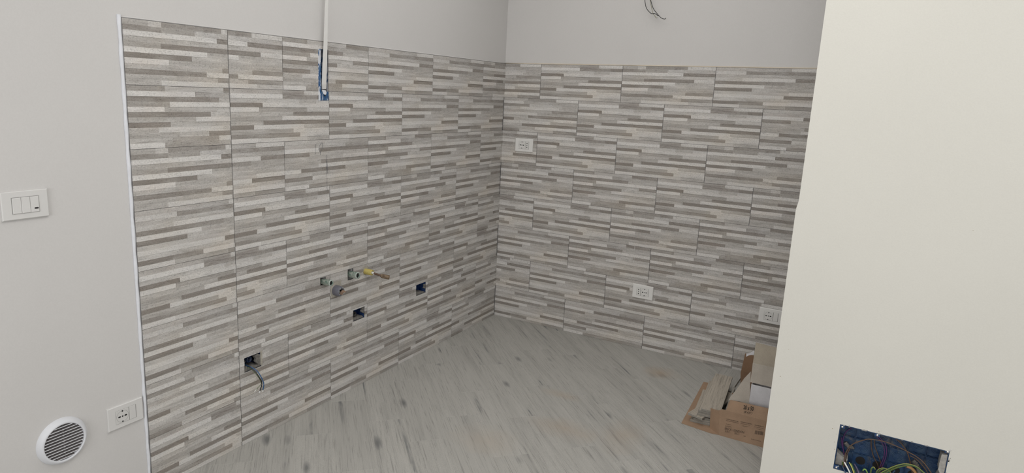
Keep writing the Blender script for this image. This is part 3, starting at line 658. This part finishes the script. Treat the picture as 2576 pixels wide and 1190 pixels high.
for i in range(6):
    mb = MB(); mb.X = Matrix.Translation((-a+(i+.5)*2*a/6, dp-.003, -.056)); mb.lathe([(.014, 0), (0, -.001)], 20); mb.build('conduit_opening', MOPEN, t)
MSAND = basic('screw_lug_blue', (.02, .06, .16), .4)
for u, v in ((2119, 1074), (2207, 1095), (2384, 1137), (2104, 1176)):
    p = at(u, v, 1, YP); q = (p.x-cx, 0, p.z-cz)
    mb = MB(); mb.X = Matrix.Translation(q); mb.lathe([(.0035, .012), (.0035, -.001), (.002, -.0022), (0, -.0022)], 12); o = mb.build('screw', MSTEEL, t, smooth=True)
    mb = MB(); mb.box(q[0]-.007, q[0]+.007, .001, .006, q[2]-.005, q[2]+.007); mb.build('screw_lug', MSAND, t)
    mb = MB(); mb.tube([(q[0]+.001, -.001, q[2]+.003), (q[0]+.007, -.0015, q[2]+.009)], .0012, 6, smooth=1); mb.build('bent_clip', MSTEEL, o)
# ragged mortar inside the right rim and the lower left corner
mb = MB(); rr = random.Random(5); pts = [(a-.0025, b_-.012)]
for i in range(14): pts.append((a-.013-rr.uniform(0, .006), b_-.016-i*.0098))
pts.append((a-.0025, -b_+.004)); lump(mb, pts, .002, .040); mb.build('mortar', MMORT, t); mb = MB()
lump(mb, [(-a+.003, -b_+.003), (-a+.003, -b_+.045), (-a+.020, -b_+.034), (-a+.036, -b_+.030), (-a+.034, -b_+.003)], .030, .058); mb.build('mortar', MMORT, t)
mb = MB(); rr = random.Random(9)
for i in range(26):     # crumbled plaster along the cut rim
    x = a+rr.uniform(-.001, .005); z = rr.uniform(-b_, b_*.75); r = rr.uniform(.0012, .003)
    mb.prism([(x-r, -.0008, z-r), (x+r, -.0008, z-r*.6), (x+r*.7, -.0008, z+r), (x-r, -.0008, z+r*.8)], (0, .004, 0))
for i in range(14):
    x = rr.uniform(-a, a); r = rr.uniform(.0012, .0026); z = b_+rr.uniform(-.001, .002)
    mb.prism([(x-r, -.0006, z-r), (x+r, -.0006, z-r*.6), (x+r*.7, -.0006, z+r), (x-r, -.0006, z+r*.8)], (0, .004, 0))
o = mb.build('crumbled_rim', MMORT, t); o['kind'] = 'stuff'
# little dents and specks on the partition
mb = MB(); rr = random.Random(4)
for u, v in ((2448, 580), (1984, 879), (2211, 1085), (2206, 1088), (2104, 1092), (2099, 1112), (2100, 1130), (2094, 1078), (1963, 947)):
    p = at(u, v, 1, YP); r = rr.uniform(.0007, .0015); mb.prism([(p.x-r, YP-.0003, p.z-r), (p.x+r, YP-.0003, p.z-r*.5), (p.x+r*.4, YP-.0003, p.z+r), (p.x-r*.6, YP-.0003, p.z+r*.7)], (0, .0003, 0))
mb.build('speck', basic('speck_ochre', (.30, .23, .12), .9), wr)
MWBR = basic('wire_brown', (.105, .06, .036), .4); MWP = basic('wire_purple', (.085, .028, .115), .4); MWYG = None
MWYG = [basic('wire_yellow', (.52, .47, .12), .4), basic('wire_green_stripe', (.06, .13, .035), .4)]
MWW = basic('wire_white', (.74, .73, .70), .4); MWOR = basic('conduit_orange', (.36, .19, .07), .5); MWBL = basic('wire_blue_dark', (.03, .06, .12), .4); MWGRN = basic('wire_green', (.22, .36, .08), .4); MWGY = basic('wire_violet_grey', (.14, .12, .20), .4)
def jw(pts, y, r, mat, label, cat='wire'):
    if pts[-1][1] > 1060 and pts[-1][0] < 760 and y < -1.353:      # the lower left bundle spills over the box rim
        n = len(pts); y = [y + (-1.388-y)*min(1, i/(n-1)) for i in range(n)] + [-1.392]; pts = pts+[(pts[-1][0]+(pts[-1][0]-pts[-2][0])*1.6, pts[-1][1]+200)]
    P3 = [(lambda p: (p.x, y if not isinstance(y, list) else y[i], p.z))(at(2060+X/7.155, 1040+Y/7.155, 1, y if not isinstance(y, list) else y[i])) for i, (X, Y) in enumerate(pts)]
    return wires('box_wire', P3, r, mat, label, 'wires inside the junction box')
jw([(445, 1150), (450, 900), (490, 700), (600, 560), (800, 482), (950, 466), (1250, 530), (1600, 690), (1850, 850), (2020, 1073), (2060, 1180)], -1.372, .0017, MWBR, 'brown wire arching across the whole junction box')
jw([(470, 1150), (474, 900), (510, 730), (560, 640)], -1.350, .0016, MWBR, 'short brown wire at the left end of the junction box')
jw([(1370, 440), (1500, 560), (1590, 700), (1650, 900), (1690, 1120)], -1.340, .0019, MWBR, 'brown wire dropping right of the middle of the junction box')
jw([(1640, 760), (1760, 830), (1900, 980), (1990, 1120)], -1.352, .0016, MWBR, 'brown wire just beneath the long arching one, at its right end')
jw([(940, 470), (945, 620), (985, 780), (1060, 930), (1100, 1120)], -1.325, .0015, MWBR, 'brown wire left of the two thin ones behind the arch')
jw([(995, 470), (1010, 600), (1060, 740), (1110, 880), (1150, 1100)], -1.328, .0015, MWBR, 'brown wire right of the two thin ones behind the arch')
jw([(1060, 400), (1180, 530), (1218, 650), (1200, 800), (1130, 980), (1100, 1120)], -1.335, .0016, MWP, 'purple wire curving right of centre, outer of the pair')
jw([(1030, 400), (1140, 540), (1180, 660), (1165, 800), (1100, 960), (1060, 1120)], -1.332, .0016, MWP, 'purple wire curving right of centre, inner of the pair')
jw([(405, 430), (415, 560), (445, 680), (470, 860), (480, 1120)], -1.335, .0016, MWP, 'purple wire straight down the left end of the junction box')
jw([(590, 262), (500, 320), (445, 420), (430, 560), (455, 800), (460, 1120)], -1.330, .0016, MWP, 'purple wire hooking over the top left knockout')
jw([(1000, 1170), (1080, 1105), (1200, 1030), (1380, 950), (1560, 912), (1740, 955), (1890, 1073), (1960, 1160)], -1.378, .0021, MWYG, 'yellow and green wire, upper of the wide arching pair')
jw([(1060, 1170), (1140, 1110), (1240, 1050), (1400, 980), (1580, 940), (1700, 950), (1780, 985)], -1.374, .0021, MWYG, 'yellow and green wire, lower of the wide arching pair')
jw([(1015, 1150), (1050, 1040), (1110, 995), (1180, 990), (1260, 1030), (1310, 1120)], -1.365, .0020, MWYG, 'yellow and green wire in a small arch at the bottom middle')
jw([(1040, 1170), (1080, 1060), (1140, 1010), (1230, 1010), (1290, 1100)], -1.356, .0018, MWYG, 'yellow and green wire tucked under the small bottom arch')
jw([(925, 1150), (935, 1040), (955, 985), (990, 972), (1010, 1010)], -1.360, .0020, MWYG, 'yellow and green wire with a tight hook left of the small arch')
jw([(790, 1030), (815, 1005), (845, 1015), (870, 1070), (890, 1150)], -1.362, .0022, MWGRN, 'green wire with a tight hook at the bottom')
jw([(432, 880), (445, 860), (470, 900), (530, 1010), (580, 1120)], -1.360, .0023, MWW, 'white wire slanting down at the bottom left')
jw([(425, 930), (430, 870), (450, 868), (475, 905)], -1.364, .0022, MWYG, 'yellow and green wire end looped over the white wire')
jw([(545, 880), (590, 960), (625, 1060), (650, 1150)], -1.366, .0020, MWYG, 'yellow and green wire, left of the two beside the white wire')
jw([(580, 900), (615, 980), (650, 1070), (670, 1150)], -1.360, .0020, MWYG, 'yellow and green wire, right of the two beside the white wire')
jw([(410, 935), (450, 1010), (500, 1120)], -1.368, .0020, MWBL, 'blue wire at the very left of the bottom bundle')
jw([(505, 870), (560, 990), (600, 1100)], -1.355, .0020, MWBL, 'blue wire between the white wire and the yellow and green ones')
jw([(640, 910), (690, 1000), (725, 1100)], -1.355, .0020, MWGY, 'violet-grey wire right of the bottom left bundle')
jw([(1320, 1120), (1340, 1060), (1370, 1030)], -1.360, .0024, MWBL, 'blue wire end under the wide yellow and green arch')
jw([(1580, 950), (1660, 985), (1720, 1040), (1760, 1130)], -1.362, .0046, MWOR, 'thick orange conduit under the right end of the arch')
def corrug(pts, y, r, mat, label):
    P3 = [Vector((lambda p: (p.x, y, p.z))(at(2060+X/7.155, 1040+Y/7.155, 1, y))) for X, Y in pts]
    t = thing('conduit', label, 'conduit', P3[0], 0, 'corrugated conduit ends in the junction box')
    mb = MB(); mb.tube([p-P3[0] for p in P3], lambda q: r*(1+.12*math.sin(q*2*PI*7)), 14, smooth=14); mb.build('corrugated_tube', mat, t, smooth=True)
corrug([(1690, 850), (1740, 900), (1790, 990), (1810, 1080)], -1.330, .0065, MMD, 'dusty corrugated conduit end at the right of the junction box')
corrug([(470, 520), (530, 590), (600, 610), (620, 600)], -1.322, .0060, MMD, 'dusty corrugated conduit end at the left of the junction box')

# ------------------------------------------------------------------ carton, boxes and tile offcuts on the floor
CF = -.800
t = thing('tile_carton', 'torn open brown cardboard tile carton with printed front, on the floor by the partition', 'carton', (1.60, CF, 0))
def quad(mb, pts, th=.003):
    P = [Vector(p) for p in pts]; n = (P[1]-P[0]).cross(P[2]-P[0]).normalized(); mb.prism(P, n*-th)
def loc(*pts): return [(p[0]-1.60, p[1]-CF, p[2]) for p in pts]
mb = MB(); mb.box(0, .50, 0, .003, 0, .122); front = mb.build('front_panel', MCARD, t)
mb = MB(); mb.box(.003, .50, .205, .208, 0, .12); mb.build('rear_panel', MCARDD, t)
mb = MB(); mb.box(.003, .497, .003, .205, .0005, .003); mb.build('bottom_panel', MCARD, t)
mb = MB(); quad(mb, loc((1.552, -.762, .001), (1.600, CF, .0), (1.600, CF, .122), (1.590, -.796, .114), (1.580, -.788, .106), (1.545, -.757, .094))); mb.build('end_flap', MCARD, t)
mb = MB(); quad(mb, loc((1.617, CF, .122), (2.10, CF, .122), (2.10, -.790, .176), (1.80, -.790, .176), (1.628, -.790, .170), (1.622, -.794, .158))); uf = mb.build('top_flap', MCARD, t)
# flat brown panel lying on the floor under the offcuts
mb = MB(); quad(mb, loc((1.433, -.788, .003), (1.566, -.806, .003), (1.62, -.795, .003), (1.50, -.30, .003), (1.455, -.262, .003), (1.412, -.270, .003)), .0025); mb.build('torn_side_panel', MCARD, t)
# grey inside liner bent up at the left end
P = lambda u, v, y: tuple(at(u, v, 1, y))
f0, f1, f2 = Vector(P(1832, 1007, -.788)), Vector(P(1884, 1018, -.745)), Vector(P(1888, 935, -.66)); fn = (f1-f0).cross(f2-f0).normalized()
def onp(u, v, off=0):       # point of the flap's plane
    d = _rt*((u-PCX)/FPX) - _up*((v-PCY)/FPX) + _f; return tuple(CAM + d*((f0+fn*off-CAM).dot(fn)/d.dot(fn)))
mb = MB(); quad(mb, loc(*[onp(u, v) for u, v in ((1832, 1007), (1858, 1010), (1884, 1018), (1888, 935), (1872, 952), (1850, 983), (1839, 996))])); mb.build('inner_flap', MCARDG, t)
sg = .0012 if fn.dot(CAM-f0) > 0 else -.0012
mb = MB(); quad(mb, loc(*[onp(u, v, sg) for u, v in ((1832.5, 1006.5), (1840, 996), (1850, 984), (1853, 986), (1845, 997), (1842, 1006))]), .0008); mb.build('pale_torn_edge', cardmat('cardboard_pale_torn', (.52, .49, .44)), t)
def text(body, parent, p0, p1, height, mat, name='print', y=-.0006, bold=0):
    """text along p0->p1 (parent-frame x,z) on a face at y"""
    c = bpy.data.curves.new('t', 'FONT'); c.body = body; c.size = 1; c.extrude = .0; c.offset = bold; c.resolution_u = 3
    to = bpy.data.objects.new('t', c); col.objects.link(to); bpy.context.view_layer.update()
    me = bpy.data.meshes.new_from_object(to.evaluated_get(bpy.context.evaluated_depsgraph_get())); bpy.data.objects.remove(to)
    xs = [v.co.x for v in me.vertices]; ys = [v.co.y for v in me.vertices]
    sx = math.hypot(p1[0]-p0[0], p1[1]-p0[1])/(max(xs)-min(xs)); sz = height/(max(ys)-min(ys)); an = math.atan2(p1[1]-p0[1], p1[0]-p0[0])
    x_, y_ = min(xs), min(ys)
    for v in me.vertices:
        lx, lz = (v.co.x-x_)*sx, (v.co.y-y_)*sz
        v.co = (p0[0]+lx*math.cos(an), y, p0[1]+lx*math.sin(an)+lz)
    me.materials.append(mat); o = bpy.data.objects.new(name, me); col.objects.link(o); o.parent = parent; return o
def fr(u, v): p = at(1780+u/5.567, 1000+v/5.567, 1, CF); return (p.x-1.60, p.z)
a_, b2 = fr(500, 163), fr(640, 190); text('20 x 50', uf, a_, b2, .0195, MINK, y=.0003-.0012, bold=.02)
a_, b2 = fr(507, 220), fr(622, 240); text('(8"x20")', uf, a_, b2, .0115, MINK, y=-.0009)
a_, b2 = fr(240, 448), fr(510, 505); text('BRICK LONDON', front, a_, b2, .0105, MINKF, bold=.012)
a_, b2 = fr(242, 482), fr(300, 495); text('351', front, a_, b2, .0088, MINKF, bold=.01)
a_, b2 = fr(375, 512), fr(440, 528); text('SC1', front, a_, b2, .0098, MINKF, bold=.01)
a_, b2 = fr(244, 412), fr(330, 428); text('ALRJAN', front, a_, b2, .0078, MINKF)
def smudge(u0, v0, u1, v1, n, hgt):     # rows of illegible small print: short strokes
    a0, a1 = fr(u0, v0), fr(u1, v1); rr = random.Random(int(u0+v0)); mb = MB(); i = 0; x = 0
    while x < 1:
        wd = rr.uniform(.25, .9)/n; ax, az = a0[0]+(a1[0]-a0[0])*x, a0[1]+(a1[1]-a0[1])*x; wl_ = wd*(a1[0]-a0[0])
        hh = hgt*rr.uniform(.7, 1); mb.box(ax, ax+wl_*.55, -.0006, -.0002, az, az+hh); mb.box(ax, ax+wl_*.9, -.0006, -.0002, az+hh*.4, az+hh*.6); x += wd+.35/n
    mb.build('small_print', MINKF, front)
for q in ((258, 305, 430, 345, 22, .0045), (258, 325, 435, 365, 20, .0036), (462, 345, 625, 380, 22, .0045), (462, 366, 590, 392, 18, .0028), (490, 400, 570, 415, 10, .0028), (658, 390, 790, 418, 18, .0042), (655, 412, 785, 440, 16, .0028), (680, 440, 770, 460, 10, .0025), (258, 372, 330, 390, 8, .0028), (612, 585, 745, 618, 16, .0032), (505, 545, 530, 550, 3, .0050)): smudge(*q)
mb = MB(); rr = random.Random(2); a0, a1 = fr(660, 510), fr(778, 530); x = a0[0]
while x < a1[0]:
    wd = rr.choice((.0006, .0010, .0016)); f_ = (x-a0[0])/(a1[0]-a0[0]); z = a0[1]+(a1[1]-a0[1])*f_; mb.box(x, x+wd, -.0006, -.0002, z, z+.0165); x += wd+rr.choice((.0006, .001, .0014))
mb.build('barcode', MINKF, front)
# white carton standing inside, with its greyboard lid raised
WF = -.742
wt = thing('white_carton', 'small white box standing inside the brown carton with tall greyboard lid raised', 'carton', (1.697, WF, .003))
wz0, wz1 = 0, .2405
mb = MB(); mb.box(0, .30, 0, .0025, wz0, wz1); mb.build('front_panel', MCARDW, wt)
mb = MB(); mb.box(0, .0025, .0025, .12, wz0, wz1); mb.build('side_panel', MCARDW, wt)
mb = MB(); mb.box(.2975, .30, .0025, .12, wz0, wz1); mb.build('side_panel', MCARDW, wt); mb = MB(); mb.box(.0025, .2975, .1175, .12, wz0, wz1); mb.build('rear_panel', MCARDW, wt)
mb = MB(); quad(mb, [(-.006, .004, wz1+.007), (.30, .004, wz1+.007), (.30, .006, wz1+.095), (-.006, .006, wz1+.095)]); lid = mb.build('lid', MCARDG, wt)
mb = MB(); quad(mb, [(-.0055, .006, wz1+.095), (.30, .006, wz1+.095), (.082, .010, wz1+.182), (-.005, .010, wz1+.186)]); quad(mb, [(.30, .006, wz1+.095), (.30, .010, wz1+.12), (.082, .010, wz1+.182)]) ; 
lidu = mb.build('lid_end', cardmat('cardboard_greyboard_upper', (.41, .36, .29)), wt)
mb = MB(); mb.prism([tuple(Vector(at(1888, 888, 1, -.722))-Vector((1.697, WF, .003)))] + [tuple(Vector(at(u, v, 1, -.722))-Vector((1.697, WF, .003))) for u, v in ((1897, 881), (1897, 892), (1884, 894), (1877, 897.5), (1877.5, 890))], (0, .0012, 0)); mb.build('torn_tab', MCARDW, wt)
# brown carton end seen behind
bt = thing('brown_carton', 'dark brown cardboard carton end half hidden behind the greyboard lid', 'carton', (1.585, -.30, 0))
q1, q2 = at(1873, 889, 1, -.30), at(1862, 938, 1, -.30)
mb = MB(); mb.prism([(.014, 0, 0), (.40, 0, 0), (.40, 0, .195), (q1.x-1.585+.003, 0, q1.z), (q2.x-1.585+.002, 0, q2.z)], (0, .003, 0)); mb.build('front_panel', MCARDD, bt)
mb = MB(); mb.prism([(.020, .003, 0), (.020, .003, .10), (.020, .20, .08), (.020, .20, 0)], (.003, 0, 0)); mb.build('side_panel', MCARDD, bt); mb = MB(); mb.box(.02, .40, .20, .203, 0, .08); mb.build('rear_panel', MCARDD, bt)
mb = MB(); mb.box(.019, .40, -.0012, -.0002, .118, .1195); mb.build('crease', MCARDD, bt)

# stack of grey plank offcuts on the torn panel
OFF = [ # front-left x, y, width, length, heading (deg from +y), z0
 (1.462, -.752, .086, .30, 4, .0032, 'bottom offcut of the plank stack on the torn cardboard'),
 (1.474, -.748, .084, .34, 6, .0130, 'second offcut from the bottom of the plank stack'),
 (1.478, -.742, .078, .38, 3, .0228, 'third offcut from the bottom of the plank stack'),
 (1.450, -.752, .070, .36, -14, .0326, 'slanting offcut sticking out to the left of the plank stack'),
 (1.488, -.750, .080, .40, 5, .0424, 'fifth offcut from the bottom of the plank stack, below three narrow ones'),
 (1.494, -.749, .080, .42, 4, .0522, 'third offcut from the top of the plank stack'),
 (1.492, -.753, .082, .43, 3, .0620, 'offcut just under the top one of the plank stack, sticking out to the left'),
 (1.5065, -.755, .0815, .445, 4.2, .0800, 'top offcut of the plank stack, grey wood grain fully seen')]
for i, (x, y, wd, ln, hd, z, lb) in enumerate(OFF):
    zz = z if i < 7 else .0718
    mb = MB(); n = 1; mb.cur = 1; th = .0096 if i < 7 else .0096
    j = random.Random(i).uniform(-.006, .006)
    mb.prism([(0, 0, 0), (wd, j*.6, 0), (wd, ln+j, 0), (0, ln, 0)], (0, 0, th-.0016)); mb.cur = 0
    mb.prism([(.0004, .0004, th-.0016), (wd-.0004, j*.6+.0004, th-.0016), (wd-.0004, ln+j-.0004, th-.0016), (.0004, ln-.0004, th-.0016)], (0, 0, .0016))
    # swap: mesh x along the plank for the grain
    for k, v in enumerate(mb.v): mb.v[k] = (v[1], -v[0], v[2])
    o = mb.build('plank_offcut', [MF2, MEDGE], loc=(x, y, zz), rz=math.radians(hd)+PI/2); tag(o, lb, 'tile', 'plank offcuts in a stack')
# dark leaning strip beside the stack
mb = MB(); mb.cur = 1
mb.prism([(0, 0, 0), (.009, 0, 0), (.009, .30, 0), (0, .30, 0)], (0, 0, .075)); mb.cur = 0
o = mb.build('plank_offcut', [MF2, MEDGE], loc=(1.6005, -.72, .0035), rz=math.radians(4)); tag(o, 'narrow offcut standing on edge between the plank stack and the carton', 'tile', 'plank offcuts in a stack')
# loose plank lying flat by the back wall
mb = MB(); mb.cur = 1; mb.prism([(0, 0, 0), (.115, 0, 0), (.115, .30, 0), (0, .30, 0)], (0, 0, .0085)); mb.cur = 0; mb.prism([(.0005, .0005, .0085), (.1145, .0005, .0085), (.1145, .2995, .0085), (.0005, .2995, .0085)], (0, 0, .0016))
for k, v in enumerate(mb.v): mb.v[k] = (v[1], -v[0], v[2])
o = mb.build('loose_plank', [MF, MEDGE], loc=(1.445, -.315, .0002), rz=PI/2+math.radians(-2)); tag(o, 'loose grey floor plank lying flat against the back wall behind the stack', 'tile')
